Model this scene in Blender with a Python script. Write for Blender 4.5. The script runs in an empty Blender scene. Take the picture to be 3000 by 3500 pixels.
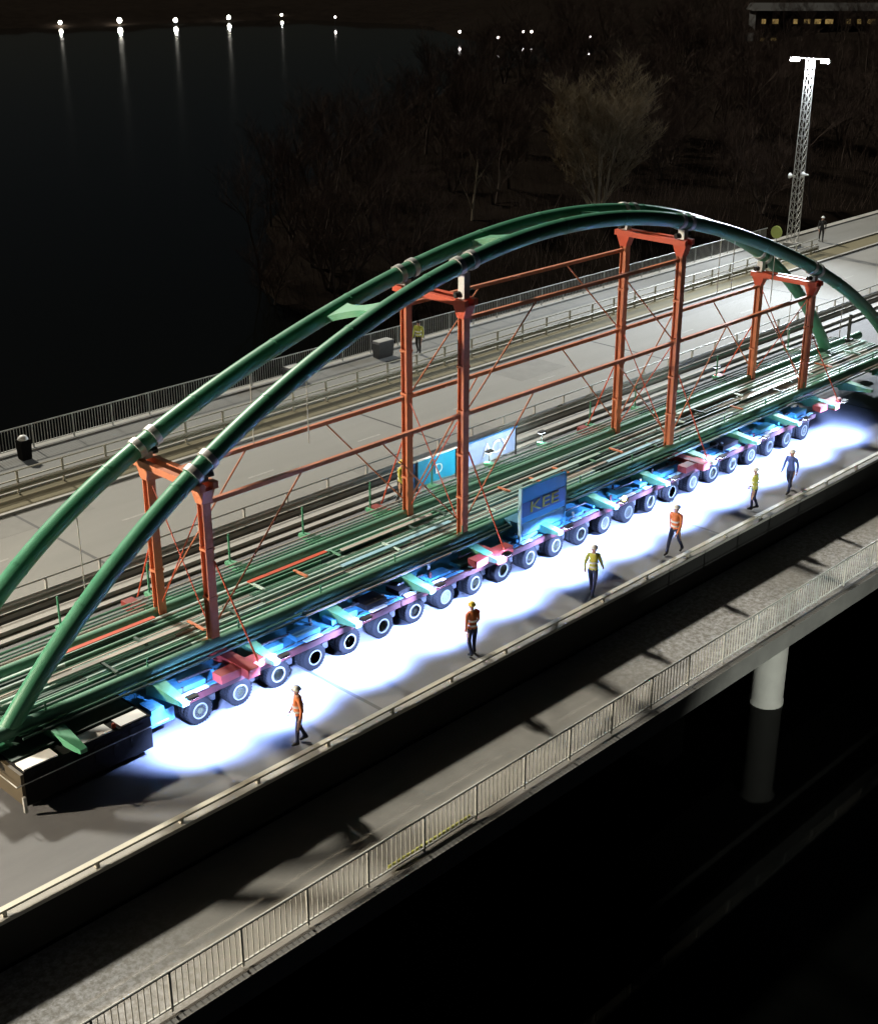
import bpy, bmesh, math, random
import numpy as np
from mathutils import Vector, Matrix
R = math.radians
random.seed(7)
scene = bpy.context.scene
col = scene.collection

# ------------------------------------------------------------------ camera
cam_d = bpy.data.cameras.new('camera')
cam = bpy.data.objects.new('camera', cam_d); col.objects.link(cam)
cam.location = (-18.715, -27.385, 20.250)
cam.rotation_euler = (R(90 - 23.065), 0, R(44.155 - 90))
cam_d.sensor_fit = 'HORIZONTAL'; cam_d.sensor_width = 36; cam_d.lens = 55.74
cam_d.clip_start = 0.5; cam_d.clip_end = 3000
scene.camera = cam

# ------------------------------------------------------------------ night sky, sun (low flood of light from behind), exposure
SUN_DIR = Vector((0.12, 1.0, 0.80)).normalized()
world = bpy.data.worlds.new('World'); scene.world = world; world.use_nodes = True
wn = world.node_tree; wn.nodes.clear()
sky = wn.nodes.new('ShaderNodeTexSky'); sky.sky_type = 'NISHITA'; sky.sun_disc = False
sky.sun_elevation = math.asin(SUN_DIR.z); sky.sun_rotation = math.atan2(SUN_DIR.x, SUN_DIR.y)
bg = wn.nodes.new('ShaderNodeBackground'); bg.inputs['Strength'].default_value = 0.0004
wo = wn.nodes.new('ShaderNodeOutputWorld')
wn.links.new(sky.outputs[0], bg.inputs[0]); wn.links.new(bg.outputs[0], wo.inputs[0])
sun_d = bpy.data.lights.new('sun', 'SUN'); sun_d.energy = 1.6; sun_d.angle = R(3.5); sun_d.color = (1.0, 0.945, 0.81)
sun = bpy.data.objects.new('sun', sun_d); col.objects.link(sun); sun.location = (0, 60, 60)
sun.rotation_euler = SUN_DIR.to_track_quat('Z', 'Y').to_euler()
scene.view_settings.view_transform = 'Standard'; scene.view_settings.look = 'None'
scene.view_settings.exposure = 1.6; scene.view_settings.gamma = 1.0
try: scene.view_settings.use_curve_mapping = False
except Exception: pass
scene.render.engine = 'CYCLES'

# ------------------------------------------------------------------ materials
def mat(name, c, rough=0.6, metal=0.0, c2=None, scale=3.0, amt=0.5, bump=0.0, bscale=40.0, stretch=None, emit=None, estr=0, spec=None, detail=6, coat=0):
    m = bpy.data.materials.new(name); m.use_nodes = True
    nt = m.node_tree; b = nt.nodes['Principled BSDF']
    b.inputs['Roughness'].default_value = rough; b.inputs['Metallic'].default_value = metal
    b.inputs['Base Color'].default_value = (*c, 1)
    if spec is not None: b.inputs['Specular IOR Level'].default_value = spec
    if coat: b.inputs['Coat Weight'].default_value = coat
    tc = nt.nodes.new('ShaderNodeTexCoord'); out = tc.outputs['Object']
    if stretch:
        mp = nt.nodes.new('ShaderNodeMapping'); mp.inputs['Scale'].default_value = stretch
        nt.links.new(out, mp.inputs['Vector']); out = mp.outputs[0]
    if c2 is not None:
        n = nt.nodes.new('ShaderNodeTexNoise'); n.inputs['Scale'].default_value = scale; n.inputs['Detail'].default_value = detail
        n.inputs['Roughness'].default_value = 0.62
        nt.links.new(out, n.inputs['Vector'])
        r = nt.nodes.new('ShaderNodeValToRGB'); r.color_ramp.elements[0].position = 0.5 - amt * 0.4; r.color_ramp.elements[1].position = 0.5 + amt * 0.4
        r.color_ramp.elements[0].color = (*c, 1); r.color_ramp.elements[1].color = (*c2, 1)
        nt.links.new(n.outputs['Fac'], r.inputs[0]); nt.links.new(r.outputs[0], b.inputs['Base Color'])
        mr = nt.nodes.new('ShaderNodeMapRange'); mr.inputs['To Min'].default_value = max(0.02, rough - 0.12); mr.inputs['To Max'].default_value = min(1, rough + 0.12)
        nt.links.new(n.outputs['Fac'], mr.inputs['Value']); nt.links.new(mr.outputs[0], b.inputs['Roughness'])
    if bump:
        n2 = nt.nodes.new('ShaderNodeTexNoise'); n2.inputs['Scale'].default_value = bscale; n2.inputs['Detail'].default_value = 4
        nt.links.new(tc.outputs['Object'], n2.inputs['Vector'])
        bp = nt.nodes.new('ShaderNodeBump'); bp.inputs['Strength'].default_value = bump; bp.inputs['Distance'].default_value = 0.02
        nt.links.new(n2.outputs['Fac'], bp.inputs['Height']); nt.links.new(bp.outputs[0], b.inputs['Normal'])
    if emit:
        b.inputs['Emission Color'].default_value = (*emit, 1); b.inputs['Emission Strength'].default_value = estr
    return m

M = {}
M['asphalt'] = mat('asphalt', (.16, .158, .147), .85, 0, (.25, .247, .232), 0.35, .9, .5, 60, stretch=(.18, 1, 1))
M['deck'] = mat('near_deck_asphalt', (.095, .096, .100), .8, 0, (.165, .165, .170), 0.6, .8, .5, 70, stretch=(.3, 1, 1))
M['path'] = mat('footpath', (.145, .138, .122), .85, 0, (.23, .22, .20), 1.2, .9, .5, 50)
M['concrete'] = mat('concrete', (.27, .265, .245), .8, 0, (.36, .35, .325), 1.6, .8, .4, 30)
M['girder'] = mat('shade_dark_girder', (.006, .006, .006), .9, 0, (.011, .0105, .010), 1.2, .8, .3, 30)  # near-black base stands in for shade on the deck side and piers
M['concrete_dark'] = mat('stained_concrete', (.10, .098, .092), .85, 0, (.17, .165, .155), 1.2, .8, .4, 30)
M['walk'] = mat('walkway', (.13, .13, .12), .8, 0, (.19, .19, .18), 0.8, .8, .4, 50, stretch=(.3, 1, 1))
M['verge'] = mat('olive_lit_verge', (.105, .088, .040), .95, 0, (.16, .14, .085), 1.3, .8, .6, 30, stretch=(.25, 1, 1))  # olive-brown tone of the lighting put into the strip's base colour
M['green'] = mat('green_paint', (.028, .175, .095), .42, 0, (.075, .25, .155), 1.4, 1.0, .10, 30)
M['tie'] = mat('tie_green', (.075, .22, .14), .45, 0, (.15, .33, .23), .9, .9, .08, 30, stretch=(.3, 1, 1))
M['green2'] = mat('green_primer', (.06, .26, .14), .5, 0, (.11, .34, .20), 1.5, .8, .1, 30)
M['red'] = mat('red_oxide_paint', (.62, .080, .026), .5, 0, (.42, .055, .02), 2.2, 1.0, .15, 25)
M['redbase'] = mat('dark_red_beam', (.16, .014, .012), .55, 0, (.26, .028, .02), 2.0, .9, .12, 25)
M['orange'] = mat('warm_orange_paint', (.64, .20, .085), .6, 0, (.36, .12, .06), 2.0, 1.0, .2, 25)
M['maroon'] = mat('maroon_paint', (.022, .0015, .002), .6, 0, (.042, .003, .0035), 2.0, .8, .1, 30)
M['blue'] = mat('blue_paint', (.014, .095, .16), .5, 0, (.05, .21, .31), 3.5, 1.0, .15, 20)
M['tealp'] = mat('teal_paint', (.015, .10, .10), .5, 0, (.04, .18, .17), 3.0, 1.0, .1, 20)
M['bluelt'] = mat('pale_blue_paint', (.25, .50, .62), .45, 0, (.38, .60, .70), 2.5, .9, .1, 20)
M['teal'] = mat('teal_print', (.010, .25, .43), .45, 0, (.014, .30, .48), 2, .8)
M['lav'] = mat('lavender_print', (.23, .29, .50), .5, 0, (.32, .38, .58), 2, .8)
M['bdark'] = mat('dark_blue_print', (.02, .10, .30), .5, 0, (.03, .15, .38), 2, .8)
M['white'] = mat('white_paint', (.70, .70, .68), .5, 0, (.8, .8, .78), 2, .8)
M['offwhite'] = mat('weathered_white', (.42, .41, .37), .6, 0, (.55, .54, .50), 3, .8, .1)
M['olive_print'] = mat('yellow_green_print', (.36, .40, .07), .5, 0, (.44, .46, .11), 9, .8)
M['steel'] = mat('galvanised_steel', (.42, .42, .40), .45, .55, (.56, .56, .53), 5, .8, .08)
M['rail_steel'] = mat('painted_rail', (.42, .40, .33), .55, .1, (.52, .50, .42), 4, .9, .08)
M['rail_cool'] = mat('cool_painted_rail', (.44, .45, .42), .55, .1, (.55, .56, .53), 4, .9, .08)
M['stringer_a'] = mat('pale_green_steel', (.30, .44, .39), .5, 0, (.52, .64, .59), 1.3, .9, .1, stretch=(.4, 3, 3))
M['stringer_b'] = mat('pale_timber', (.32, .285, .25), .7, 0, (.46, .41, .36), 1.6, .9, .15, stretch=(.4, 3, 3))
M['stringer_c'] = mat('dark_green_steel', (.018, .045, .036), .5, 0, (.045, .085, .07), 1.5, .9, .1, stretch=(.4, 3, 3))
M['clampgrey'] = mat('clamp_steel', (.46, .46, .46), .38, .5, (.62, .62, .62), 5, .8, .1)
M['black'] = mat('black_steel', (.012, .012, .013), .55, 0, (.022, .022, .022), 3, .8)
M['cabinet'] = mat('dark_cabinet', (.006, .006, .006), .85, 0, (.010, .0095, .009), 2, .8, spec=.1)
M['brown'] = mat('warm_lit_panel', (.045, .034, .016), .6, 0, (.07, .05, .024), 2, .8)
M['rubber'] = mat('tyre_rubber', (.004, .004, .0045), .9, 0, (.009, .009, .009), 6, .8, .2, spec=.15)
M['rim'] = mat('rim_paint', (.09, .095, .075), .5, .2, (.17, .17, .13), 6, .9)
M['hub'] = mat('hub_olive', (.07, .08, .02), .5, .1, (.12, .12, .04), 6, .9)
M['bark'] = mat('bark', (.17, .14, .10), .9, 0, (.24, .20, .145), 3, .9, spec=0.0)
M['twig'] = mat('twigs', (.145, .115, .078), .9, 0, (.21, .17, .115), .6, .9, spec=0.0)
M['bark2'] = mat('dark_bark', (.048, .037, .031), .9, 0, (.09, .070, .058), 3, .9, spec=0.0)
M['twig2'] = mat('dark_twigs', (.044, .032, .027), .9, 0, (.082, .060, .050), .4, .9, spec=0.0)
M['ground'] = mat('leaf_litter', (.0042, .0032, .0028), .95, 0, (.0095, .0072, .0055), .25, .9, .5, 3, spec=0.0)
M['skin'] = mat('skin', (.46, .27, .19), .55)
M['navy'] = mat('navy_cloth', (.012, .018, .050), .85, 0, (.022, .030, .075), 8, .8)
M['darkcloth'] = mat('dark_cloth', (.020, .019, .018), .9, 0, (.035, .033, .03), 8, .8)
M['hv_orange'] = mat('orange_vest', (.55, .15, .045), .8, 0, (.68, .20, .06), 8, .8)
M['hv_yellow'] = mat('yellow_vest', (.44, .44, .06), .8, 0, (.55, .54, .10), 8, .8)
M['bluecoat'] = mat('blue_jacket', (.06, .09, .26), .8, 0, (.09, .13, .33), 8, .8)
M['tape'] = mat('reflective_tape', (.75, .76, .74), .3, .2)
M['boot'] = mat('boots', (.015, .012, .010), .6)
M['helmet_w'] = mat('white_helmet', (.75, .75, .72), .35)
M['helmet_y'] = mat('yellow_helmet', (.75, .52, .05), .35)
M['eye'] = mat('eyes', (.02, .015, .01), .3)
M['signyel'] = mat('sign_yellow', (.62, .74, .18), .5, 0, (.70, .80, .25), 5, .8)
M['lampglow'] = mat('lamp_lens', (.9, .9, .9), .3, emit=(.82, .90, 1.0), estr=45)
M['workglow'] = mat('added_lamp_lens', (.9, .9, .9), .3, emit=(.70, .82, 1.0), estr=9)
M['amber'] = mat('amber_lens', (.9, .8, .2), .3, emit=(1.0, .82, .25), estr=14)
M['shoreglow'] = mat('shore_lamp_lens', (.9, .9, .9), .3, emit=(1.0, .96, .84), estr=110)
M['shoreglow2'] = mat('dim_shore_lamp', (.9, .9, .9), .3, emit=(1.0, .88, .84), estr=7)
M['window'] = mat('lit_window', (.5, .4, .2), .3, emit=(1.0, .66, .22), estr=.09)
M['bwall'] = mat('far_wall', (.006, .005, .004), .95, 0, (.010, .008, .006), .2, .8)
M['tarp'] = mat('grey_sheet', (.07, .075, .085), .7, 0, (.12, .125, .14), 3, .9, .4, 8)
M['yboard'] = mat('yellow_board', (.42, .42, .09), .6, 0, (.5, .5, .14), 4, .8)
M['marking'] = mat('road_marking', (.34, .335, .31), .8, 0, (.20, .197, .185), 6, .7)

def water_mat():
    m = bpy.data.materials.new('dark_water'); m.use_nodes = True
    nt = m.node_tree; b = nt.nodes['Principled BSDF']
    b.inputs['Base Color'].default_value = (.0016, .0018, .0016, 1); b.inputs['Roughness'].default_value = .05
    b.inputs['IOR'].default_value = 1.18
    tc = nt.nodes.new('ShaderNodeTexCoord')
    n = nt.nodes.new('ShaderNodeTexNoise'); n.inputs['Scale'].default_value = 0.9; n.inputs['Detail'].default_value = 3
    nt.links.new(tc.outputs['Object'], n.inputs['Vector'])
    bp = nt.nodes.new('ShaderNodeBump'); bp.inputs['Strength'].default_value = .05; bp.inputs['Distance'].default_value = .03
    nt.links.new(n.outputs['Fac'], bp.inputs['Height']); nt.links.new(bp.outputs[0], b.inputs['Normal'])
    return m
M['water'] = water_mat()

def frosty(m, cells, cfrost):
    """patches of frost / grit on the footpath at given object-space centres"""
    nt = m.node_tree; b = nt.nodes['Principled BSDF']
    src = b.inputs['Base Color'].links[0].from_socket
    tc = nt.nodes.new('ShaderNodeTexCoord')
    n = nt.nodes.new('ShaderNodeTexNoise'); n.inputs['Scale'].default_value = 5.5; n.inputs['Detail'].default_value = 6; n.inputs['Roughness'].default_value = .75
    nt.links.new(tc.outputs['Object'], n.inputs['Vector'])
    fac = None
    for (cx, cy, rad) in cells:
        vd = nt.nodes.new('ShaderNodeVectorMath'); vd.operation = 'DISTANCE'; vd.inputs[1].default_value = (cx, cy, -1.1)
        nt.links.new(tc.outputs['Object'], vd.inputs[0])
        mr = nt.nodes.new('ShaderNodeMapRange'); mr.inputs['From Min'].default_value = rad; mr.inputs['From Max'].default_value = rad * .35
        nt.links.new(vd.outputs['Value'], mr.inputs['Value'])
        if fac is None: fac = mr.outputs[0]
        else:
            a = nt.nodes.new('ShaderNodeMath'); a.operation = 'MAXIMUM'; nt.links.new(fac, a.inputs[0]); nt.links.new(mr.outputs[0], a.inputs[1]); fac = a.outputs[0]
    cr = nt.nodes.new('ShaderNodeMapRange'); cr.inputs['From Min'].default_value = .42; cr.inputs['From Max'].default_value = .62
    nt.links.new(n.outputs['Fac'], cr.inputs['Value'])
    mu = nt.nodes.new('ShaderNodeMath'); mu.operation = 'MULTIPLY'; nt.links.new(fac, mu.inputs[0]); nt.links.new(cr.outputs[0], mu.inputs[1])
    mx = nt.nodes.new('ShaderNodeMix'); mx.data_type = 'RGBA'
    nt.links.new(mu.outputs[0], mx.inputs['Factor']); nt.links.new(src, mx.inputs['A']); mx.inputs['B'].default_value = (*cfrost, 1)
    nt.links.new(mx.outputs['Result'], b.inputs['Base Color'])
frosty(M['path'], [(-9, -5.5, 5), (17, -6, 6.5), (25, -6, 4)], (.40, .40, .41))

# ------------------------------------------------------------------ mesh helpers
WL = {}
class MB:
    def __init__(s): s.v = []; s.f = []
    def add(s, vs, fs):
        o = len(s.v); s.v += [tuple(v) for v in vs]; s.f += [tuple(i + o for i in f) for f in fs]; return s
    def box(s, x0, x1, y0, y1, z0, z1):
        vs = [(x, y, z) for z in (z0, z1) for (x, y) in ((x0, y0), (x1, y0), (x1, y1), (x0, y1))]
        return s.add(vs, [(3, 2, 1, 0), (4, 5, 6, 7), (0, 1, 5, 4), (1, 2, 6, 5), (2, 3, 7, 6), (3, 0, 4, 7)])
    def bar(s, a, b, w, h, up=(0, 0, 1)):
        a = Vector(a); b = Vector(b); d = (b - a).normalized(); u = Vector(up)
        if abs(d.dot(u)) > .98: u = Vector((1, 0, 0))
        r = d.cross(u).normalized(); u = r.cross(d)
        vs = [p + r * sx * w / 2 + u * sy * h / 2 for p in (a, b) for sx, sy in ((-1, -1), (1, -1), (1, 1), (-1, 1))]
        return s.add(vs, [(0, 1, 2, 3), (7, 6, 5, 4), (0, 4, 5, 1), (1, 5, 6, 2), (2, 6, 7, 3), (3, 7, 4, 0)])
    def sweep(s, pts, rad, n=8, cap=True):
        pts = [Vector(p) for p in pts]; k = len(pts); rr = rad if isinstance(rad, (list, tuple)) else [rad] * k
        vs = []; ref = None
        for i, p in enumerate(pts):
            d = (pts[min(i + 1, k - 1)] - pts[max(i - 1, 0)]).normalized()
            if ref is None: ref = Vector((0, 0, 1)) if abs(d.z) < .9 else Vector((1, 0, 0))
            u = (ref - d * ref.dot(d)).normalized(); w = d.cross(u); ref = u
            for j in range(n):
                a = 2 * math.pi * j / n; vs.append(p + (u * math.cos(a) + w * math.sin(a)) * rr[i])
        fs = [(i * n + j, i * n + (j + 1) % n, (i + 1) * n + (j + 1) % n, (i + 1) * n + j) for i in range(k - 1) for j in range(n)]
        if cap: fs += [tuple(reversed(range(n))), tuple(range((k - 1) * n, k * n))]
        return s.add(vs, fs)
    def lathe(s, prof, axis='y', c=(0, 0, 0), n=24):
        """prof: list of (along, radius)"""
        vs = []
        for (a, r) in prof:
            for j in range(n):
                t = 2 * math.pi * j / n; p, q = r * math.cos(t), r * math.sin(t)
                v = (p, a, q) if axis == 'y' else ((p, q, a) if axis == 'z' else (a, p, q))
                vs.append((v[0] + c[0], v[1] + c[1], v[2] + c[2]))
        k = len(prof)
        fs = [(i * n + j, i * n + (j + 1) % n, (i + 1) * n + (j + 1) % n, (i + 1) * n + j) for i in range(k - 1) for j in range(n)]
        if axis in 'zx' : pass
        fs += [tuple(range(n)), tuple(reversed(range((k - 1) * n, k * n)))]
        return s.add(vs, fs)
    def prism(s, poly, x0, x1):
        """poly of (y,z), extruded along x"""
        n = len(poly); vs = [(x0, y, z) for y, z in poly] + [(x1, y, z) for y, z in poly]
        fs = [(i, (i + 1) % n, n + (i + 1) % n, n + i) for i in range(n)] + [tuple(reversed(range(n))), tuple(range(n, 2 * n))]
        return s.add(vs, fs)
    def mesh(s, name, off=(0, 0, 0), smooth=False):
        me = bpy.data.meshes.new(name)
        me.from_pydata([(v[0] - off[0], v[1] - off[1], v[2] - off[2]) for v in s.v], [], s.f)
        bm = bmesh.new(); bm.from_mesh(me); bmesh.ops.recalc_face_normals(bm, faces=bm.faces); bm.to_mesh(me); bm.free()
        if smooth:
            me.polygons.foreach_set('use_smooth', [True] * len(me.polygons))
        me.update(); return me
    def build(s, name, m, parent=None, smooth=False, at=None):
        off = WL.get(parent.name, (0, 0, 0)) if parent else (at or (0, 0, 0))
        me = s.mesh(name, off, smooth); me.materials.append(M[m] if isinstance(m, str) else m)
        o = bpy.data.objects.new(name, me); col.objects.link(o)
        if parent: o.parent = parent; WL[o.name] = off
        elif at: o.location = at; WL[o.name] = at
        if smooth: autosmooth(me)
        return o
def autosmooth(me, ang=40):
    bm = bmesh.new(); bm.from_mesh(me)
    for e in bm.edges:
        e.smooth = not (len(e.link_faces) == 2 and e.calc_face_angle(0) > R(ang))
    bm.to_mesh(me); bm.free()
def tag(o, label=None, cat=None, group=None, kind=None):
    if label: o['label'] = label
    if cat: o['category'] = cat
    if group: o['group'] = group
    if kind: o['kind'] = kind
    return o
def thing(name, loc, label, cat, group=None):
    o = bpy.data.objects.new(name, None); col.objects.link(o); o.location = loc; o.empty_display_size = .3
    WL[o.name] = tuple(loc)
    return tag(o, label, cat, group)
def inst(name, me, parent, loc=(0, 0, 0), rot=(0, 0, 0), scale=None):
    o = bpy.data.objects.new(name, me); col.objects.link(o); o.parent = parent; o.location = loc; o.rotation_euler = rot
    if scale: o.scale = scale
    WL[o.name] = tuple(Vector(WL.get(parent.name, (0, 0, 0))) + Vector(loc)) if parent else tuple(loc)
    return o
def copy_tree(o, parent=None):
    c = o.copy(); col.objects.link(c); c.parent = parent
    for ch in o.children: copy_tree(ch, c)
    return c
def children_count(o): return len(o.children)
def meshof(mb, name, m, smooth=False, off=(0, 0, 0)):
    me = mb.mesh(name, off, smooth); me.materials.append(M[m]); 
    if smooth: autosmooth(me)
    return me

# ------------------------------------------------------------------ the setting: water, ground, decks
WZ = -6.0
tag(MB().add([(-900, -500, WZ), (1500, -500, WZ), (1500, 1500, WZ), (-900, 1500, WZ)], [(0, 1, 2, 3)]).build('water', 'water'), kind='structure')

def terrain(name, poly, x0, x1, y0, y1, step, hmax, slope, rough):
    P = np.array(poly, float); nx = int((x1 - x0) / step) + 1; ny = int((y1 - y0) / step) + 1
    X, Y = np.meshgrid(np.linspace(x0, x1, nx), np.linspace(y0, y1, ny), indexing='ij')
    d = np.full(X.shape, 1e9); ins = np.zeros(X.shape, bool)
    for i in range(len(P)):
        a = P[i]; b = P[(i + 1) % len(P)]; e = b - a; L2 = (e ** 2).sum()
        t = np.clip(((X - a[0]) * e[0] + (Y - a[1]) * e[1]) / L2, 0, 1)
        d = np.minimum(d, np.hypot(X - a[0] - t * e[0], Y - a[1] - t * e[1]))
        c = ((a[1] > Y) != (b[1] > Y)) & (X < (b[0] - a[0]) * (Y - a[1]) / (b[1] - a[1] + 1e-12) + a[0]); ins ^= c
    sd = np.where(ins, d, -d)
    H = WZ - .15 + np.clip(sd * slope, -3, hmax)
    H += rough * (np.sin(X * .21 + Y * .13) + np.sin(X * .083 - Y * .17 + 1.3) + .5 * np.sin(X * .47 + Y * .39)) * np.clip(sd / 8, 0, 1)
    # keep the ground below the decks and the road that crosses it
    on = (Y > -11) & (Y < 26); H = np.where(on, np.minimum(H, -1.9), H)
    vs = np.stack([X, Y, H], -1).reshape(-1, 3)
    keep = sd > -9
    fs = []
    for i in range(nx - 1):
        for j in range(ny - 1):
            if keep[i, j] or keep[i + 1, j + 1]:
                fs.append((i * ny + j, (i + 1) * ny + j, (i + 1) * ny + j + 1, i * ny + j + 1))
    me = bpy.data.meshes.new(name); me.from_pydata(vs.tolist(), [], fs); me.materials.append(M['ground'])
    me.polygons.foreach_set('use_smooth', [True] * len(me.polygons)); me.update()
    bm = bmesh.new(); bm.from_mesh(me); bmesh.ops.delete(bm, geom=[v for v in bm.verts if not v.link_faces], context='VERTS'); bm.to_mesh(me); bm.free()
    o = bpy.data.objects.new(name, me); col.objects.link(o); tag(o, kind='structure')
    def h(x, y):
        i = min(max(int(round((x - x0) / step)), 0), nx - 1); j = min(max(int(round((y - y0) / step)), 0), ny - 1); return float(H[i, j])
    return o, h
SHORE = [(60, 27), (50, 36), (46, 44), (45, 52), (49, 60), (58, 68), (64, 78), (80, 90), (125, 122), (190, 168), (240, 172), (330, 150), (420, 120), (420, -160), (60, -160), (45, -60), (40, -14), (46, 8)]
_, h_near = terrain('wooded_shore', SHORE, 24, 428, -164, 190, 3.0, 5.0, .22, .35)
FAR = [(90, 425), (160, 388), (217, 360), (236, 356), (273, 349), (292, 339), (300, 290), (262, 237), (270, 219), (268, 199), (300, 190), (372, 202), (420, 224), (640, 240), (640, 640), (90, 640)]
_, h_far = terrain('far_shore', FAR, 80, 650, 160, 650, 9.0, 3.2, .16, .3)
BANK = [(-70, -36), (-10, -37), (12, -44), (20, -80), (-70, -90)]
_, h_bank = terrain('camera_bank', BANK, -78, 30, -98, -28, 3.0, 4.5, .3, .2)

X0, X1 = -22.0, 150.0
# near deck (carries the load)
nd = thing('concrete_road_bridge', (20, 2.7, -1.3), 'concrete road bridge deck carrying the trailers and the green arch', 'bridge')
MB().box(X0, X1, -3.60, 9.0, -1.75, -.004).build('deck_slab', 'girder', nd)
MB().box(X0, X1, -3.62, -3.34, -.004, .10).build('kerb', 'concrete', nd)
MB().box(X0, X1, 8.55, 9.0, -.004, .16).build('kerb', 'concrete', nd)
MB().box(X0, X1, 8.00, 8.22, -.004, .10).build('kerb', 'concrete', nd)
tag(MB().box(X0, X1, -3.34, 8.00, -.004, .0).build('road', 'deck'), kind='structure')
tag(MB().box(X0, X1, 8.22, 8.55, -.004, .02).build('gutter', 'concrete_dark'), kind='structure')
fd = thing('concrete_road_bridge', (20, 16, -1.3), 'far concrete road bridge with empty carriageway and raised walkway', 'bridge')
MB().box(X0, X1, 9.5, 23.0, -1.2, -.006).build('deck_slab', 'concrete_dark', fd)
MB().box(X0, X1, 9.5, 10.0, -.006, .14).build('kerb', 'concrete', fd)
MB().box(X0, X1, 17.1, 17.28, -.006, .12).build('kerb', 'concrete', fd)
MB().box(X0, X1, 18.85, 19.05, -.006, .15).build('kerb', 'concrete', fd)
MB().box(X0, X1, 22.48, 23.0, -.006, .18).build('kerb', 'concrete', fd)
tag(MB().box(X0, X1, 10.0, 17.1, -.006, .0).build('road', 'asphalt'), kind='structure')
tag(MB().box(X0, X1, 17.28, 18.85, -.006, .06).build('verge', 'verge'), kind='structure')
tag(MB().box(X0, X1, 19.05, 22.48, -.006, .10).build('pavement', 'walk'), kind='structure')
for i, x in enumerate(range(-20, 140, 6)):
    xx = x + 2.55; tag(MB().box(xx, xx + 1.3, 13.62, 13.74, .0, .004).build('lane_marking', 'marking'), kind='structure')
M['patch'] = mat('asphalt_patch', (.138, .136, .127), .85, 0, (.215, .212, .20), 1.5, .9, .4, 60)
M['joint'] = mat('joint_seal', (.03, .03, .03), .7, 0, (.06, .06, .058), 3, .9)
for x in (4.0, 21.1, 38.0, 55.0):
    tag(MB().box(x - .06, x + .06, 10.0, 17.1, .0005, .004).build('expansion_joint', 'joint'), kind='structure')
    tag(MB().box(x - .06, x + .06, -3.34, 8.0, .0005, .004).build('expansion_joint', 'joint'), kind='structure')
for (x0, x1, y0, y1) in ((1.2, 6.5, 15.4, 16.9), (16, 24, 10.3, 11.6), (30, 33.5, 14.3, 16.6), (44, 57, 15.6, 16.8), (-6, -3.4, 11, 12.4), (-11.5, -8.4, -3.1, -1.9)):
    tag(MB().box(x0, x1, y0, y1, .0005, .003).build('road_patch', 'patch'), kind='structure')
for (x, y, c) in ((-14, 2.7, nd), (21, 2.7, nd), (52, 2.7, nd), (-14, 16, fd), (21, 16, fd), (52, 16, fd)):
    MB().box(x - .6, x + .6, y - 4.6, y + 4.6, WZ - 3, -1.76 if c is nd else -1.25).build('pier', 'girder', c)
# lower footbridge beside it
fb = thing('footbridge', (20, -5.65, -1.6), 'low concrete footbridge running below the loaded deck', 'bridge')
MB().box(X0, 90, -7.72, -3.75, -1.50, -1.104).build('deck_slab', 'concrete_dark', fb)
MB().box(X0, 90, -7.86, -7.60, -1.72, -1.06).build('edge_beam', 'concrete_dark', fb)
MB().box(X0, 90, -6.7, -4.4, -1.95, -1.50).build('girder', 'concrete_dark', fb)
tag(MB().box(X0, 90, -7.60, -3.75, -1.104, -1.10).build('footpath', 'path'), kind='structure')
for x in (-13.0, 21.1, 55.0):
    MB().lathe([(WZ - 2.5, .63), (WZ - .02, .63), (WZ + .15, .63), (WZ + .20, .60), (-2.2, .60), (-1.95, .70)], 'z', (x, -5.65, 0), 28).build('pier', 'concrete', fb, True)

# ------------------------------------------------------------------ railings and guard rails
def railing(name, label, x0, x1, y, z, h, post0, dpost, dbal, m, rb=.011, rp=.03, kick=None, limit=300):
    t = thing(name, ((x0 + x1) / 2, y, z), label, 'railing')
    MB().sweep([(x0, y, z + h), (x1, y, z + h)], .032, 8).build('top_rail', m, t, True)
    MB().box(x0, x1, y - .02, y + .02, z + .10, z + .14).build('bottom_rail', m, t)
    pm = meshof(MB().box(-rp, rp, -rp * .8, rp * .8, 0, h - .02), 'post', m)
    bmh = meshof(MB().box(-rb, rb, -rb, rb, .14, h - .03), 'baluster', m)
    bx = (x0 + x1) / 2; n = 0; rest = MB(); px = post0
    while px < x1:
        if px > x0:
            inst('post', pm, t, (px - bx, 0, 0))
        k = 1
        nb = int(round(dpost / dbal))
        for k in range(1, nb):
            xb = px + k * dpost / nb
            if xb < x0 or xb > x1: continue
            if n < limit: inst('baluster', bmh, t, (xb - bx, 0, 0)); n += 1
            else: rest.box(xb - rb, xb + rb, y - rb, y + rb, z + .14, z + h - .03)
        px += dpost
    if rest.v: tag(rest.build('baluster_row', m, t), kind='stuff')
    return t
railing('footbridge_railing', 'pale vertical-bar railing on the outer edge of the low footbridge', -14, 60, -7.5, -1.06, 1.07, -14.13, 1.92, .16, 'rail_cool')
railing('walkway_railing', 'grey vertical-bar railing along the far walkway above the water', -2, 66, 22.72, .18, 1.03, -1.6, 1.96, .14, 'steel', rb=.012)

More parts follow.
